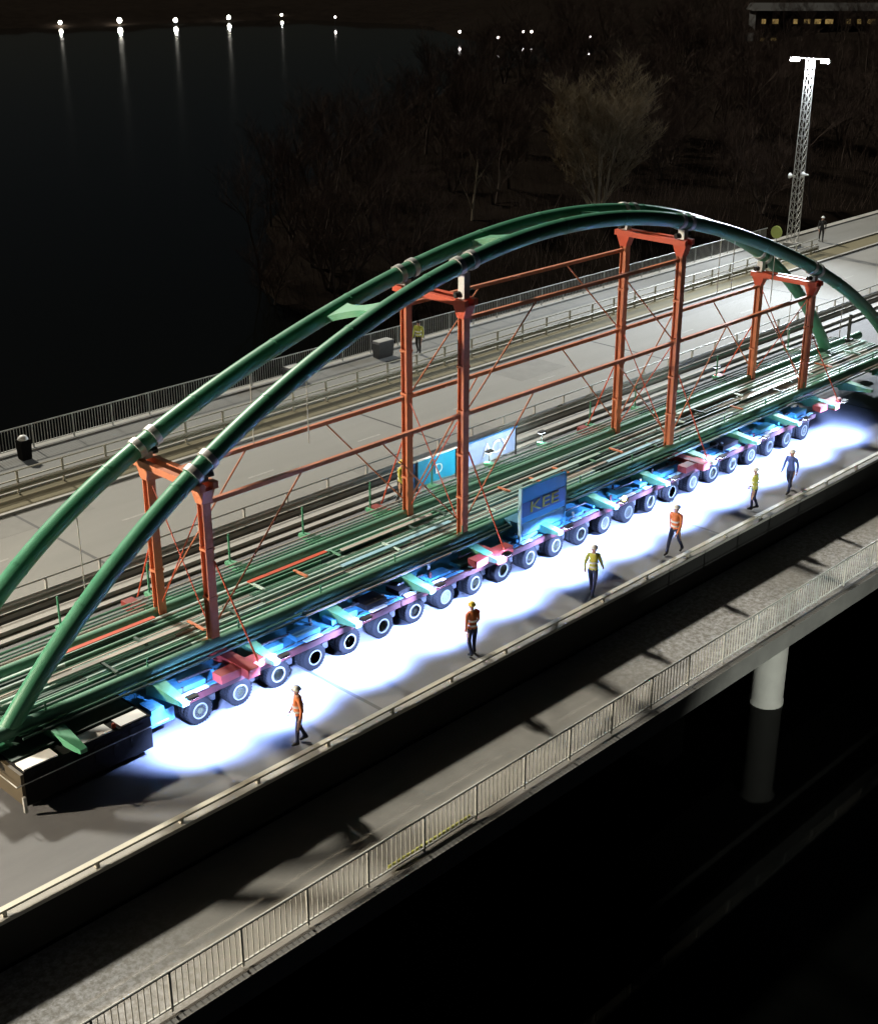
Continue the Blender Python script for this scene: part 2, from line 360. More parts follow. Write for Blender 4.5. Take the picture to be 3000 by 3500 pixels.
def wprof(y, z0, z1, s=-1, d=.07):
    h = z1 - z0; t = .012
    out = [(y, z0), (y + s * d, z0 + h * .18), (y + s * d, z0 + h * .34), (y, z0 + h * .5), (y + s * d, z0 + h * .66), (y + s * d, z0 + h * .82), (y, z1)]
    return out + [(p[0] - s * t, p[1]) for p in reversed(out)]
def guard(name, label, x0, x1, y, z, zt, b0, b1, dpost, ph, m, s=-1, mid=None, gaps=()):
    t = thing(name, ((x0 + x1) / 2, y, z), label, 'guard rail'); bx = (x0 + x1) / 2
    segs = []; a = x0
    for g0, g1 in gaps: segs.append((a, g0)); a = g1
    segs.append((a, x1))
    for a, b in segs: MB().sweep([(a, y, z + zt), (b, y, z + zt)], .035, 8).build('top_rail', m, t, True)
    MB().prism(wprof(y + s * .06, z + b0, z + b1, s), x0, x1).build('guard_beam', m, t)
    if mid: MB().box(x0, x1, y - .02, y + .02, z + mid - .025, z + mid + .025).build('middle_rail', m, t)
    pm = meshof(MB().box(-.035, .035, -.045, .045, 0, zt), 'post', m)
    x = x0 + ph
    while x < x1: inst('post', pm, t, (x - bx, 0, 0)); x += dpost
    return t
guard('guard_rail', 'cream double guard rail between the far carriageway and the walkway', X0, 66, 18.70, .06, .98, .22, .50, 2.0, 1.17, 'rail_steel', mid=.62, gaps=((17.5, 19.3),))
guard('guard_rail', 'pale guard rail with dark beam between the two road bridges', X0, 100, 9.75, .14, .72, .02, .36, 2.05, .5, 'steel', s=-1)
def edge_rail():
    t = thing('edge_rail', (20, -3.48, .1), 'low cream steel rail along the near edge of the loaded deck', 'rail')
    MB().box(X0, 100, -3.56, -3.40, .24, .30).build('top_rail', 'rail_steel', t)
    pm = meshof(MB().box(-.05, .05, -.05, .05, 0, .14), 'post', 'rail_steel'); x = -20.0
    while x < 60: inst('post', pm, t, (x - 20, 0, 0)); x += 2.4
edge_rail()

# ------------------------------------------------------------------ the green arch bridge that is being moved
YN, YF = 1.20, 3.80
HB = .062
def zarch(x, near=True):
    u = (x - 18.0) / 23
    c = (11.269, -.995, -9.592, 1.617, 3.466, -2.893) if near else (10.894, .654, -8.173, -1.48, 3.073, -4.054)
    return sum(k * u ** e for k, e in zip(c, (0, 1, 2, 3, 4, 6)))
ab = thing('arch_bridge', (18, 2.5, 1.15), 'long green steel arch bridge with twin tubes riding on the trailers', 'bridge')
for near, y, xa, xb in ((True, YN, -5.2, 42.8), (False, YF, -5.4, 40.4)):
    pts = []; N = 90
    for i in range(N + 1):
        x = xa + (xb - xa) * i / N; pts.append((x, y, max(zarch(x, near), 1.35)))
    tube = MB().sweep(pts, .265, 24).build('arch_tube', 'green', ab, True)
    for k in range(5, N, 6):
        a_, b_ = Vector(pts[k]), Vector(pts[k + 1]); d_ = (b_ - a_).normalized() * .035
        MB().sweep([a_ - d_, a_ + d_], .277, 24).build('weld_ring', 'green', tube, True)
for y in (YN - .1, YF + .1):
    MB().sweep([(-6.2, y, 1.56), (44, y, 1.56)], .19, 18).build('tie_tube', 'tie', ab, True)
STN = [-7.18 + 3.14 * k for k in range(17)]
def crossbeam(x):
    b = MB(); w = .24
    for sgn in (1, -1):
        def Y(v): return 2.5 - sgn * (2.5 - v)
        # tapered cantilever
        prof = [(-.68, 1.24, 1.36), (.85, 1.06, 1.50)]
        vs = []
        for (y, z0, z1), ww in zip(prof, (.10, w)):
            vs += [(x - ww, Y(y), z0), (x + ww, Y(y), z0), (x + ww, Y(y), z1), (x - ww, Y(y), z1)]
        b.add(vs, [(0, 1, 2, 3), (7, 6, 5, 4), (0, 4, 5, 1), (1, 5, 6, 2), (2, 6, 7, 3), (3, 7, 4, 0)])
    b.box(x - .12, x + .12, .85, 4.15, 1.12, 1.42)
    return b
for x in STN[1:16]:
    crossbeam(x).build('cross_beam', 'green2', ab)
rs = random.Random(3)
for i in range(17):
    y = 1.47 + i * .13; x = -5.4; zt = 1.52 + .05 * (i % 3 == 0) + rs.uniform(0, .04)
    while x < 43.0:
        L = rs.choice((3.14, 6.28, 6.28, 9.42)); w = rs.uniform(.020, .040); m_ = rs.choice(('stringer_a', 'stringer_a', 'stringer_b', 'tie', 'stringer_c'))
        if i % 2: MB().sweep([(x + .01, y, zt), (min(x + L, 43) - .01, y, zt)], w, 8).build('pipe', m_, ab, True)
        else: MB().box(x + .01, min(x + L, 43.0) - .01, y - w, y + w, 1.421, zt + .06).build('stringer', m_, ab)
        x += L
for y, z in ((.60, 1.50), (.78, 1.53), (4.22, 1.55), (4.40, 1.53), (4.60, 1.51), (4.85, 1.48), (5.10, 1.46)):
    x = -5.0
    while x < 43.0:
        L = rs.choice((6.28, 9.42, 12.56)); MB().sweep([(x + .02, y, z), (min(x + L, 43) - .02, y, z)], rs.uniform(.03, .045), 8).build('pipe', rs.choice(('stringer_a', 'tie', 'tie', 'stringer_c', 'stringer_b')), ab, True); x += L
for k in range(30):
    x = -4.8 + k * 1.57 + rs.uniform(-.2, .2); y = rs.uniform(1.5, 2.9)
    MB().box(x - .04, x + .04, y, y + rs.uniform(.4, .9), 1.645, 1.70).build('batten', rs.choice(('stringer_a', 'stringer_c', 'tie', 'orange')), ab)
    # loose deck planks lying on some of the stringers
for (x, L, y, m_) in ((-3.2, 4.6, 2.35, 'stringer_b'), (4.4, 3.2, 3.3, 'red'), (7.2, 5.0, 2.1, 'bluelt'), (8.0, 4.2, 3.0, 'stringer_b'), (17, 4.0, 2.55, 'stringer_a'), (20.5, 3.4, 1.75, 'bluelt'), (27, 4.6, 3.1, 'stringer_a'), (30.5, 5, 2.2, 'steel'), (-2.4, 3.4, 3.45, 'red')):
    MB().box(x, x + L, y - .08, y + .08, 1.702, 1.73).build('deck_plank', m_, ab)
for i, (x, m_) in enumerate(((8.6, 'green2'), (15.2, 'green2'), (21.0, 'green'), (27.5, 'green'))):
    z1, z2 = zarch(x), zarch(x, False)
    b = MB(); vs = []
    for k in range(9):
        t = k / 8; y = YN + (YF - YN) * t; w = .18 + .42 * (2 * t - 1) ** 2; zz = z1 + (z2 - z1) * t - .05
        dzx = (zarch(x + .5) - zarch(x - .5))
        vs += [(x - w, y, zz - w * dzx - .1), (x + w, y, zz + w * dzx - .1), (x + w, y, zz + w * dzx + .1), (x - w, y, zz - w * dzx + .1)]
    fs = [(k * 4 + a, k * 4 + (a + 1) % 4, k * 4 + 4 + (a + 1) % 4, k * 4 + 4 + a) for k in range(8) for a in range(4)]
    b.add(vs, fs + [(3, 2, 1, 0), (32, 33, 34, 35)]).build('arch_brace', m_, ab, True)
for x in (-.95, 5.3, 27.3, 30.4, 36.7):
    zt = zarch(x, False) - .25; MB().sweep([(x, YF, zt), (x, YF, max(1.8, zt - 2.4))], .018, 6).build('hanger', 'steel', ab)
    if x > 3:
        zt = zarch(x) - .25; MB().sweep([(x, YN, zt), (x, YN, max(1.8, zt - 2.0))], .018, 6).build('hanger', 'steel', ab)
for k, x in enumerate(STN[1:16]):
    if k not in (7, 8): MB().box(x - .025, x + .025, 5.5, 5.55, 1.36, 2.35).build('stanchion', 'green', ab)
    MB().box(x - .02, x + .02, 1.0, 1.04, 1.78, 2.05).build('stanchion', 'green', ab)
MB().sweep([(28, 5.53, 2.3), (43, 5.53, 2.3)], .018, 6).build('hand_line', 'green', ab)
MB().sweep([(28, 5.53, 1.85), (43, 5.53, 1.85)], .014, 6).build('hand_line', 'green', ab)
for (x, y) in ((-6.0, YN), (-6.0, YF), (43.4, YN), (43.4, YF)):
    MB().box(x - .25, x + .75, y - .32, y + .32, 1.15, 1.30).build('bearing_plate', 'green', ab)
t = thing('marker_post', (42.5, 3.7, 1.80), 'black post with square foot standing at the right end of the arch', 'post')
MB().box(42.30, 42.70, 3.5, 3.9, 1.56, 1.72).build('foot', 'black', t); MB().box(42.44, 42.56, 3.64, 3.76, 1.72, 2.95).build('post', 'black', t)

# ------------------------------------------------------------------ red temporary support frame
CX = [1.46, 11.85, 23.7, 33.8]; TOP = [6.35, 9.55, 9.65, 6.35]
sf = thing('support_frame', (18, 2.5, 1.3), 'orange-red temporary steel frame propping the arch tubes from below', 'support frame')
for x, zt in zip(CX, TOP):
    for near, y in ((True, YN), (False, YF)):
        b = MB(); w = .135
        b.box(x - w, x + w, y - w, y - w + .035, 1.46, zt); b.box(x - w, x + w, y + w - .035, y + w, 1.46, zt); b.box(x - .03, x + .03, y - w + .035, y + w - .035, 1.46, zt)
        RD = 'orange'
        c = b.build('column', RD, sf)
        MB().box(x - .28, x + .28, y - .28, y + .28, 1.40, 1.47).build('base_plate', RD, c)
        for zz in (3.0, 4.5, 6.0, 7.5):
            if zz < zt - .4: MB().box(x - w - .02, x + w + .02, y - w - .02, y + w + .02, zz - .04, zz + .04).build('stiffener', RD, c)
        # saddle + clamp under the arch tube
        za = zarch(x, near)
        sl = math.atan(zarch(x + .5, near) - zarch(x - .5, near)); dx, dz = math.cos(sl), math.sin(sl)
        MB().box(x - .13, x + .13, y - .13, y + .13, zt + .18, za - .28).build('jack', 'clampgrey', sf)
        for o in (-.30, .30):
            MB().sweep([(x + (o - .10) * dx, y, za + (o - .10) * dz), (x + (o + .10) * dx, y, za + (o + .10) * dz)], .315, 20).build('arch_clamp', 'clampgrey', sf, True)
        MB().sweep([(x - .30, y + .12, zt + .30), (x + .34, y - .05, zt + .34)], .10, 10).build('hydraulic_cylinder', 'black', sf, True)
    for o in (-.22, .22):
        MB().box(x + o - .09, x + o + .09, YN - .32, YF + .32, zt - .02, zt + .18).build('head_beam', 'orange' if x < 5 else 'red', sf)  # left head beams and heads tinted orange for the warm light there
    for y in (YN, YF):
        s = 1 if y == YN else -1
        MB().add([(x - .20, y - .30, zt - .02), (x + .20, y - .30, zt - .02), (x + .20, y + .30, zt - .02), (x - .20, y + .30, zt - .02), (x - .17, y - .14, zt - .45), (x + .17, y - .14, zt - .45), (x + .17, y + .14, zt - .45), (x - .17, y + .14, zt - .45)],
                 [(0, 1, 2, 3), (7, 6, 5, 4), (0, 4, 5, 1), (1, 5, 6, 2), (2, 6, 7, 3), (3, 7, 4, 0)]).build('column_head', 'orange' if x < 5 else 'red', sf)
    MB().box(x - .20, x + .20, -.62, 5.62, 1.13, 1.40).build('base_beam', 'redbase', sf)
    MB().box(x - .9, x + .9, -.30, .10, 1.13, 1.38).build('spreader_beam', 'redbase', sf)
    # lateral stays
    zm = min(zt - 2.2, 4.6)
    MB().sweep([(x + .1, YN - .17, zm), (x + .3, -.45, 1.42)], .027, 8).build('side_stay', 'red', sf)
    MB().sweep([(x + .1, YF + .17, zm), (x + .3, 5.45, 1.42)], .027, 8).build('side_stay', 'red', sf)
    MB().sweep([(x, YN + .17, 2.0), (x, YF - .17, min(5.7, zt - .5))], .02, 8).build('cross_stay', 'red', sf)
    MB().sweep([(x, YF - .17, 2.0), (x, YN + .17, min(5.7, zt - .5))], .02, 8).build('cross_stay', 'red', sf)
for y in (YN, YF):
    for a, b in zip(CX[:-1], CX[1:]):
        MB().box(a + .17, b - .17, y - HB, y + HB, 5.81, 5.94).build('horizontal_beam', 'orange', sf)
    MB().box(CX[1] + .17, CX[2] - .17, y - HB, y + HB, 9.0, 9.12).build('horizontal_beam', 'orange', sf)
    for x in CX:
        if x < 30: MB().sweep([(x + .2, y, 2.2), (x + 3.5, y, 5.8)], .027, 8).build('diagonal_brace', 'orange', sf)
        if x > 5: MB().sweep([(x - .2, y, 2.2), (x - 3.6, y, 5.8)], .027, 8).build('diagonal_brace', 'orange', sf)
    MB().sweep([(CX[1] + .2, y, 6.0), (CX[1] + 3.5, y, 8.98)], .027, 8).build('diagonal_brace', 'orange', sf)
    MB().sweep([(CX[2] - .2, y, 6.0), (CX[2] - 3.5, y, 8.98)], .027, 8).build('diagonal_brace', 'orange', sf)

# ------------------------------------------------------------------ modular trailers
tyre_me = meshof(MB().lathe([(-.10, .24), (-.105, .33), (-.09, .40), (-.06, .415), (.06, .415), (.09, .40), (.105, .33), (.10, .24)], 'y', n=28), 'tyre', 'rubber', True)
treads = MB()
for j in range(28):
    a = 2 * math.pi * j / 28; ca, sa = math.cos(a), math.sin(a)
    treads.bar((ca * .418, -.085, sa * .418), (ca * .418, .085, sa * .418), .045, .02, up=(ca, 0, sa))
tread_me = meshof(treads, 'tread', 'rubber')
rim_me = meshof(MB().lathe([(-.10, .245), (-.112, .245), (-.112, .205), (-.05, .19), (-.05, .02), (.05, .02), (.05, .24)], 'y', n=28), 'rim', 'rim', True)
hub_b = MB().lathe([(-.10, .035), (-.10, .09), (-.055, .13), (0, .13), (.45, .07)], 'y', n=16)
for j in range(8):
    a = 2 * math.pi * j / 8; hub_b.lathe([(-.075, .016), (-.045, .016)], 'y', (.16 * math.cos(a), 0, .16 * math.sin(a)), 6)
hub_me = meshof(hub_b, 'wheel', 'hub', True)
arm_me = meshof(MB().box(-.10, .10, .16, .36, -.02, .42).box(-.10, .35, .18, .34, -.08, .08).lathe([(-.15, .07), (.15, .07)], 'y', (.52, .26, .18), 10).box(.40, .62, .05, .20, .02, .22), 'suspension_arm', 'black')
rs2 = random.Random(31)
def trailer(label, x0, y0, flip=False, grp='modular trailer units under the arch'):
    t = thing('modular_trailer', (x0, y0, 0), label, 'trailer', grp)
    L = 8.4; a, b = -.68, L - .72
    MB().box(x0 + a, x0 + b, y0 + .02, y0 + 1.86, .90, 1.08).build('platform', 'blue', t)
    MB().box(x0 + a, x0 + b, y0 - .10, y0 + .018, .86, 1.05).build('side_beam', 'maroon', t)
    MB().box(x0 + a, x0 + b, y0 + 1.862, y0 + 1.98, .86, 1.05).build('side_beam', 'maroon', t)
    MB().box(x0 + a, x0 + b, y0 + .70, y0 + 1.20, .62, .90).build('spine_beam', 'blue', t)
    for k in range(6):
        xw = k * 1.4; st = R(random.uniform(-3, 5))
        for side in (0, 1):
            yy = .10 if side == 0 else 1.78
            w = inst('wheel', hub_me, t, (xw, yy, .415), (0, random.uniform(0, 6.28), st + (math.pi if side else 0)))
            inst('tyre', tyre_me, w); inst('tread', tread_me, w); inst('rim', rim_me, w)
            inst('tyre', tyre_me, w, (0, .27, 0)); inst('tread', tread_me, w, (0, .27, 0)); inst('rim', rim_me, w, (0, .27, 0))
            inst('suspension_arm', arm_me, t, (xw, yy - (.02 if side == 0 else -.02), .46), (0, 0, math.pi if side else 0))
    # raised blue lockers and pale plates standing in for light on the near beam top
    for k in range(6):
        xa = x0 - .55 + k * 1.4
        hh = random.uniform(.10, .20)
        MB().box(xa, xa + random.uniform(.75, 1.15), y0 + .16, y0 + random.uniform(.55, .8), 1.08, 1.08 + hh).build('locker', rs2.choice(('blue', 'blue', 'tealp', 'cabinet', 'bluelt')), t)
        xb = xa + random.uniform(0, .3); MB().box(xb, xb + random.uniform(.45, .9), y0 - .07, y0 + .09, 1.084, 1.115).build('lit_top_plate', 'bluelt' if random.random() < .6 else 'offwhite', t)
        for q in range(2):
            xq = xa + rs2.uniform(.0, 1.1); yq = y0 + rs2.uniform(.1, .9)
            MB().lathe([(0, .05), (rs2.uniform(.12, .3), .05)], 'z', (xq, yq, 1.081), 10).build('valve_block', rs2.choice(('black', 'steel', 'maroon')), t, True)
        MB().sweep([(xa + i_ * .16, y0 + .12 + .03 * math.sin(i_ * 1.3 + k), 1.10 + .015 * math.sin(i_)) for i_ in range(9)], .018, 6).build('hose', 'black', t)
        if k % 2 == 0: MB().sweep([(xa + .2, y0 + .45, 1.30), (xa + 1.3, y0 + .40, 1.30)], .035, 8).build('hose', 'black', t)
    return t
nms = ['first', 'second', 'third', 'fourth']
NL = ['blue and maroon six-axle trailer unit nearest the dark power pack', 'second six-axle trailer unit from the power pack, left of the blue sign', 'third six-axle trailer unit from the power pack, right of the blue sign', 'six-axle trailer unit at the far right end of the near file']
for k in range(4): trailer(NL[k], k * 8.4, 0.0)
for k in range(4): trailer('six-axle blue trailer unit in the hidden rear file under the far tie tube', k * 8.4, 3.05, grp='rear file of modular trailers')
# power pack
pp = thing('power_pack', (-3.7, .7, .4), 'long black trailer power pack with white top panels at the left end', 'power pack')
MB().box(-5.55, -1.80, -.32, 1.75, .22, 1.20).build('cabinet', 'cabinet', pp)
MB().box(-5.64, -5.552, -.32, 1.75, .26, 1.16).build('end_panel', 'brown', pp)  # end face coloured brown to stand for the warm light on it
for (a, b, y0) in ((-5.5, -4.55, -.28), (-3.9, -2.95, -.28), (-2.7, -1.9, -.28)):
    MB().box(a, b, y0, y0 + .42, 1.204, 1.25).build('top_panel', 'white', pp)
MB().box(-5.5, -1.9, .3, 1.6, 1.204, 1.23).build('roof_plate', 'stringer_c', pp)
MB().sweep([(-5.8, -.40, .92), (-1.3, -.40, .92)], .016, 6).build('guard_wire', 'steel', pp)
MB().sweep([(-5.8, -.40, .92), (-5.8, 1.8, .92)], .016, 6).build('guard_wire', 'steel', pp)
MB().box(-5.68, -5.60, -.40, -.32, .10, .55).build('leg', 'steel', pp)
for i in range(6): MB().box(-5.2 + i * .55, -4.8 + i * .55, -.334, -.322, .50, 1.08).build('vent_panel', 'cabinet', pp)
MB().box(-1.798, -.85, .0, 1.7, .55, .95).build('drawbar_frame', 'blue', pp)
MB().box(-1.6, -1.2, -.05, .5, .96, 1.12).build('blue_box', 'blue', pp)
MB().lathe([(0, .05), (.10, .06), (.14, .03)], 'z', (-2.82, -.15, 1.201), 12).build('red_light', 'red', pp, True)
for (x, y) in ((-5.2, 0), (-5.2, 1.5), (-2.2, 0), (-2.2, 1.5)): MB().box(x - .12, x + .12, y - .12, y + .12, 0, .48).build('foot', 'black', pp)

# ------------------------------------------------------------------ banners and sign
def text_mesh(s, size, name, ext=.004):
    cu = bpy.data.curves.new(name, 'FONT'); cu.body = s; cu.size = size; cu.extrude = ext; cu.align_x = 'CENTER'; cu.align_y = 'CENTER'
    o = bpy.data.objects.new(name, cu); col.objects.link(o)
    dg = bpy.context.evaluated_depsgraph_get(); me = bpy.data.meshes.new_from_object(o.evaluated_get(dg))
    bpy.data.objects.remove(o); return me
def banner(label, x0, x1, y, z0, z1, m, trim, txt=None, tm='white', ts=.8, patch=None, tx=.05):
    t = thing('banner', ((x0 + x1) / 2, y, z0 - .4), label, 'banner')
    s = MB(); n = 12; vs = []
    for i in range(n + 1):
        x = x0 + (x1 - x0) * i / n; yy = y + .03 * math.sin(i * 1.7) 
        vs += [(x, yy, z0 + .02 * math.sin(i)), (x, yy, z1), (x, yy + .012, z1), (x, yy + .012, z0 + .02 * math.sin(i))]
    fs = [(k * 4 + a, k * 4 + (a + 1) % 4, k * 4 + 4 + (a + 1) % 4, k * 4 + 4 + a) for k in range(n) for a in range(4)]
    s.add(vs, fs + [(3, 2, 1, 0), (n * 4, n * 4 + 1, n * 4 + 2, n * 4 + 3)]).build('sheet', m, t, True)
    MB().box(x0 - .04, x1 + .04, y - .03, y + .045, z1 + .003, z1 + .06).build('top_frame', trim, t)
    for x in (x0 - .03, x1 + .03): MB().box(x - .025, x + .025, y - .005, y + .045, 0, z1).build('frame_post', 'black', t)
    if txt:
        me = text_mesh(txt, ts, 'lettering'); me.materials.append(M[tm])
        o = inst('lettering', me, t, (tx, -.045, (z0 + z1) / 2 - z0 + .36), (R(90), 0, 0))
    if patch:
        MB().box(*patch).build('dark_patch', 'bdark', t)
    return t
banner('narrow dark blue banner left of the teal one behind the arch', 15.25, 16.15, 7.75, .25, 1.25, 'bdark', 'offwhite')
banner('teal banner with a white letter D behind the arch', 16.30, 18.45, 7.75, .20, 1.25, 'teal', 'white', 'D', 'white', .6)
banner('pale lavender-blue banner with white lettering ACY behind the arch', 19.0, 22.1, 7.75, .22, 1.22, 'lav', 'bdark', 'ACY', 'white', .8, tx=.25)
banner('small plain lavender banner between the teal and lettered banners', 18.50, 18.95, 7.75, .22, 1.22, 'lav', 'bdark')
bs = thing('sign_panel', (14.7, .15, 1.1), 'bright blue board with yellow-green lettering standing on the near trailer edge', 'sign')
M['board'] = mat('bright_blue_board', (.012, .30, .62), .45, 0, (.018, .36, .70), 2, .8)
MB().box(13.62, 15.95, .12, .20, 1.75, 3.02).build('board', 'board', bs)
MB().box(13.58, 13.64, .10, .24, 1.08, 3.04).build('frame_post', 'bluelt', bs); MB().box(15.94, 16.0, .10, .24, 1.08, 3.04).build('frame_post', 'blue', bs)
MB().box(13.64, 15.94, .105, .118, 1.98, 2.50).build('dark_band', 'bdark', bs)
lm = text_mesh('KEE', .66, 'lettering', .012); lm.materials.append(M['olive_print'])
inst('lettering', lm, bs, (.09, -.062, 1.14), (R(90), 0, 0), (1.45, .85, 1))
MB().box(13.7, 15.9, .12, 1.0, 1.28, 1.70).build('base_box', 'blue', bs)

# ------------------------------------------------------------------ work lights added on the cross-beam tips to brighten the deck
def added_work_light(x, label, power, tilt=(0, -.25), amber=False):
    t = thing('added_work_light', (x, -.66, 1.36), label, 'lamp', 'added work lights along the near beam tips')
    MB().bar((x, -.64, 1.36), (x, -.98, 1.64), .035, .035).build('stem', 'black', t)
    MB().box(x - .16, x + .16, -1.08, -.88, 1.62, 1.69).build('housing', 'black', t)
    MB().box(x - .14, x + .14, -1.06, -.90, 1.605, 1.619).build('lens', 'workglow', t)
    if amber: MB().lathe([(0, .07), (.10, .07), (.15, .03)], 'z', (x, -.98, 1.691), 12).build('beacon', 'amber', t, True)
    ld = bpy.data.lights.new('added_work_beam', 'SPOT'); ld.energy = power; ld.color = (.30, .44, 1.0); ld.spot_size = R(140); ld.spot_blend = .70; ld.shadow_soft_size = .12
    lo = bpy.data.objects.new('added_work_beam', ld); col.objects.link(lo); lo.parent = t; lo.location = (0, -.32, .22)
    lo.rotation_euler = Vector((tilt[0], tilt[1], -1)).to_track_quat('-Z', 'Y').to_euler()
ks = [x for x in STN if -1.5 < x < 35]
for i, x in enumerate(ks):
    lab = f'small black added work light on the {["first","second","third","fourth","fifth","sixth","seventh","eighth","ninth","tenth","eleventh","twelfth","thirteenth"][i]} beam tip right of the power pack'
    added_work_light(x, lab, 3200 if 0 < i < len(ks) - 1 else 2300, (.30 if i == 0 else 0, .45), amber=(i == 6))

def added_rear_light(x, label, power):  # lamps added to light the banners and the rear of the deck
    t = thing('added_work_light', (x, 5.60, 1.36), label, 'lamp', 'added work lights along the rear beam tips')
    MB().box(x - .02, x + .02, 5.58, 5.62, 1.36, 1.78).build('stem', 'black', t)
    MB().box(x - .16, x + .16, 5.50, 5.70, 1.75, 1.82).build('housing', 'black', t)
    MB().box(x - .14, x + .14, 5.52, 5.68, 1.735, 1.749).build('lens', 'workglow', t)
    ld = bpy.data.lights.new('added_work_beam', 'SPOT'); ld.energy = power; ld.color = (.80, .95, .92); ld.spot_size = R(130); ld.spot_blend = .7; ld.shadow_soft_size = .12
    lo = bpy.data.objects.new('added_work_beam', ld); col.objects.link(lo); lo.parent = t; lo.location = (0, 0, .36)
    lo.rotation_euler = Vector((.0, .9, -.7)).to_track_quat('-Z', 'Y').to_euler()
for i, x in enumerate((STN[8], STN[9], STN[13])):
    added_rear_light(x + .12, ['added rear work light facing the teal banner', 'added rear work light facing the lettered lavender banner', 'added rear work light right of the banners on the far beam tips'][i], (320, 420, 160)[i])

# ------------------------------------------------------------------ people
def person(label, loc, face, vest, trousers='navy', helmet='helmet_w', stride=.35, arm=.3, grp=None, height=1.78, bend=0.0):
    """one continuous skinned body; helmet and vest bands are children"""
    k = height / 1.78
    def P(x, y, z): return Vector((x * k, y * k, z * k))
    V = []; E = []; RR = []
    def v(p, r): V.append(p); RR.append(r * k); return len(V) - 1
    def e(a, b): E.append((a, b))
    # forward = +x
    pel = v(P(0, 0, .97), .135); wai = v(P(.01, 0, 1.12), .130); che = v(P(.02 + bend * .1, 0, 1.32), .155); sho = v(P(.01 + bend * .18, 0, 1.47), .105)
    nek = v(P(.02 + bend * .22, 0, 1.545), .056); chin = v(P(.045 + bend * .24, 0, 1.60), .072); hd = v(P(.035 + bend * .24, 0, 1.68), .098); crn = v(P(.02 + bend * .24, 0, 1.755), .070)
    for a, b in ((pel, wai), (wai, che), (che, sho), (sho, nek), (nek, chin), (chin, hd), (hd, crn)): e(a, b)
    hands = []
    for s in (1, -1):
        st = stride * s
        hip = v(P(0, .10 * s, .90), .105); kn = v(P(st * .45 + .03, .11 * s, .50 + .03 * abs(stride)), .068)
        an = v(P(st * .95 - (.10 if st < 0 else 0), .11 * s, .10 + (.05 if st < 0 else 0)), .048); to = v(P(st * .95 + .17 - (.08 if st < 0 else 0), .12 * s, .05 + (.0 if st < 0 else .01)), .045)
        heel = v(P(st * .95 - .05 - (.10 if st < 0 else 0), .11 * s, .05 + (.05 if st < 0 else 0)), .042)
        e(pel, hip); e(hip, kn); e(kn, an); e(an, to); e(an, heel)
        aa = -arm * s
        sh = v(P(.0 + bend * .16, .19 * s, 1.44), .072); el = v(P(aa * .35, .25 * s, 1.16), .050); wr = v(P(aa * .75 + .10, .24 * s, .93), .034); pa = v(P(aa * .85 + .12, .24 * s, .86), .040)
        e(sho, sh); e(sh, el); e(el, wr); e(wr, pa); hands.append((V[pa].copy(), (V[pa] - V[wr]).normalized(), s))
    me = bpy.data.meshes.new('person'); me.from_pydata(V, E, []); o = bpy.data.objects.new('tmp', me); col.objects.link(o)
    md = o.modifiers.new('s', 'SKIN'); sv = me.skin_vertices[0].data
    for i, r in enumerate(RR): sv[i].radius = (r, r * (1.18 if i in (1, 2) else 1.0)) if False else (r, r); sv[i].use_root = (i == pel)
    o.modifiers.new('u', 'SUBSURF').levels = 2
    dg = bpy.context.evaluated_depsgraph_get(); bme = bpy.data.meshes.new_from_object(o.evaluated_get(dg)); bpy.data.objects.remove(o)
    # fingers, nose, ears, eyes joined to the same mesh
    ex = MB()
    for (p, d, s) in hands:
        side = Vector((1, 0, 0)) - d * d.x; side.normalize()
        for j, L in enumerate((.065, .078, .072, .055)):
            a = p + side * (.024 - .016 * j) * k + d * .03 * k
            ex.sweep([a, a + d * L * .55 * k, a + (d * L + Vector((0, -s * .02, 0))) * k], [.009 * k, .0085 * k, .006 * k], 6)
        a = p + side * .036 * k; ex.sweep([a - d * .01 * k, a + (side * .022 + d * .025) * k, a + (side * .026 + d * .055) * k], [.011 * k, .010 * k, .007 * k], 6)
    hc = V[hd]
    ex.sweep([hc + P(.085, 0, .015), hc + P(.115, 0, -.028), hc + P(.085, 0, -.036)], [.008 * k, .016 * k, .010 * k], 6)
    for s in (1, -1): ex.sweep([hc + P(.0, .092 * s, -.03), hc + P(-.012, .106 * s, .0), hc + P(.0, .092 * s, .03)], [.010 * k, .016 * k, .010 * k], 6)
    bm = bmesh.new(); bm.from_mesh(bme)
    nb = len(bm.faces)
    vs = [bm.verts.new(q) for q in ex.v]
    for f in ex.f: bm.faces.new([vs[i] for i in f])
    bm.faces.ensure_lookup_table()
    for i, f in enumerate(bm.faces):
        c = f.calc_center_median() / k; f.smooth = True
        if i >= nb: f.material_index = 2; continue
        if c.z > 1.525: f.material_index = 2
        elif c.z < .13 + (.02): f.material_index = 3
        elif abs(c.y) > .17 and c.z < .925: f.material_index = 2
        elif c.z < .96 and abs(c.y) < .19: f.material_index = 1
        else: f.material_index = 0
    bme.materials.clear()
    for mm in (vest, trousers, 'skin', 'boot'): bme.materials.append(M[mm])
    bm.to_mesh(bme); bm.free()
    bme.name = 'person'
    body = bpy.data.objects.new('person', bme); col.objects.link(body); body.location = loc; body.rotation_euler = (0, 0, face)
    tag(body, label, 'person', grp)
    # eyes
    eb = MB()
    for s in (1, -1): eb.lathe([(hc.x + .075 * k, .004), (hc.x + .090 * k, .011), (hc.x + .097 * k, .004)], 'x', (0, .034 * s * k, hc.z + .012 * k), 6)
    em = meshof(eb, 'eyes', 'eye', True); inst('eyes', em, body)
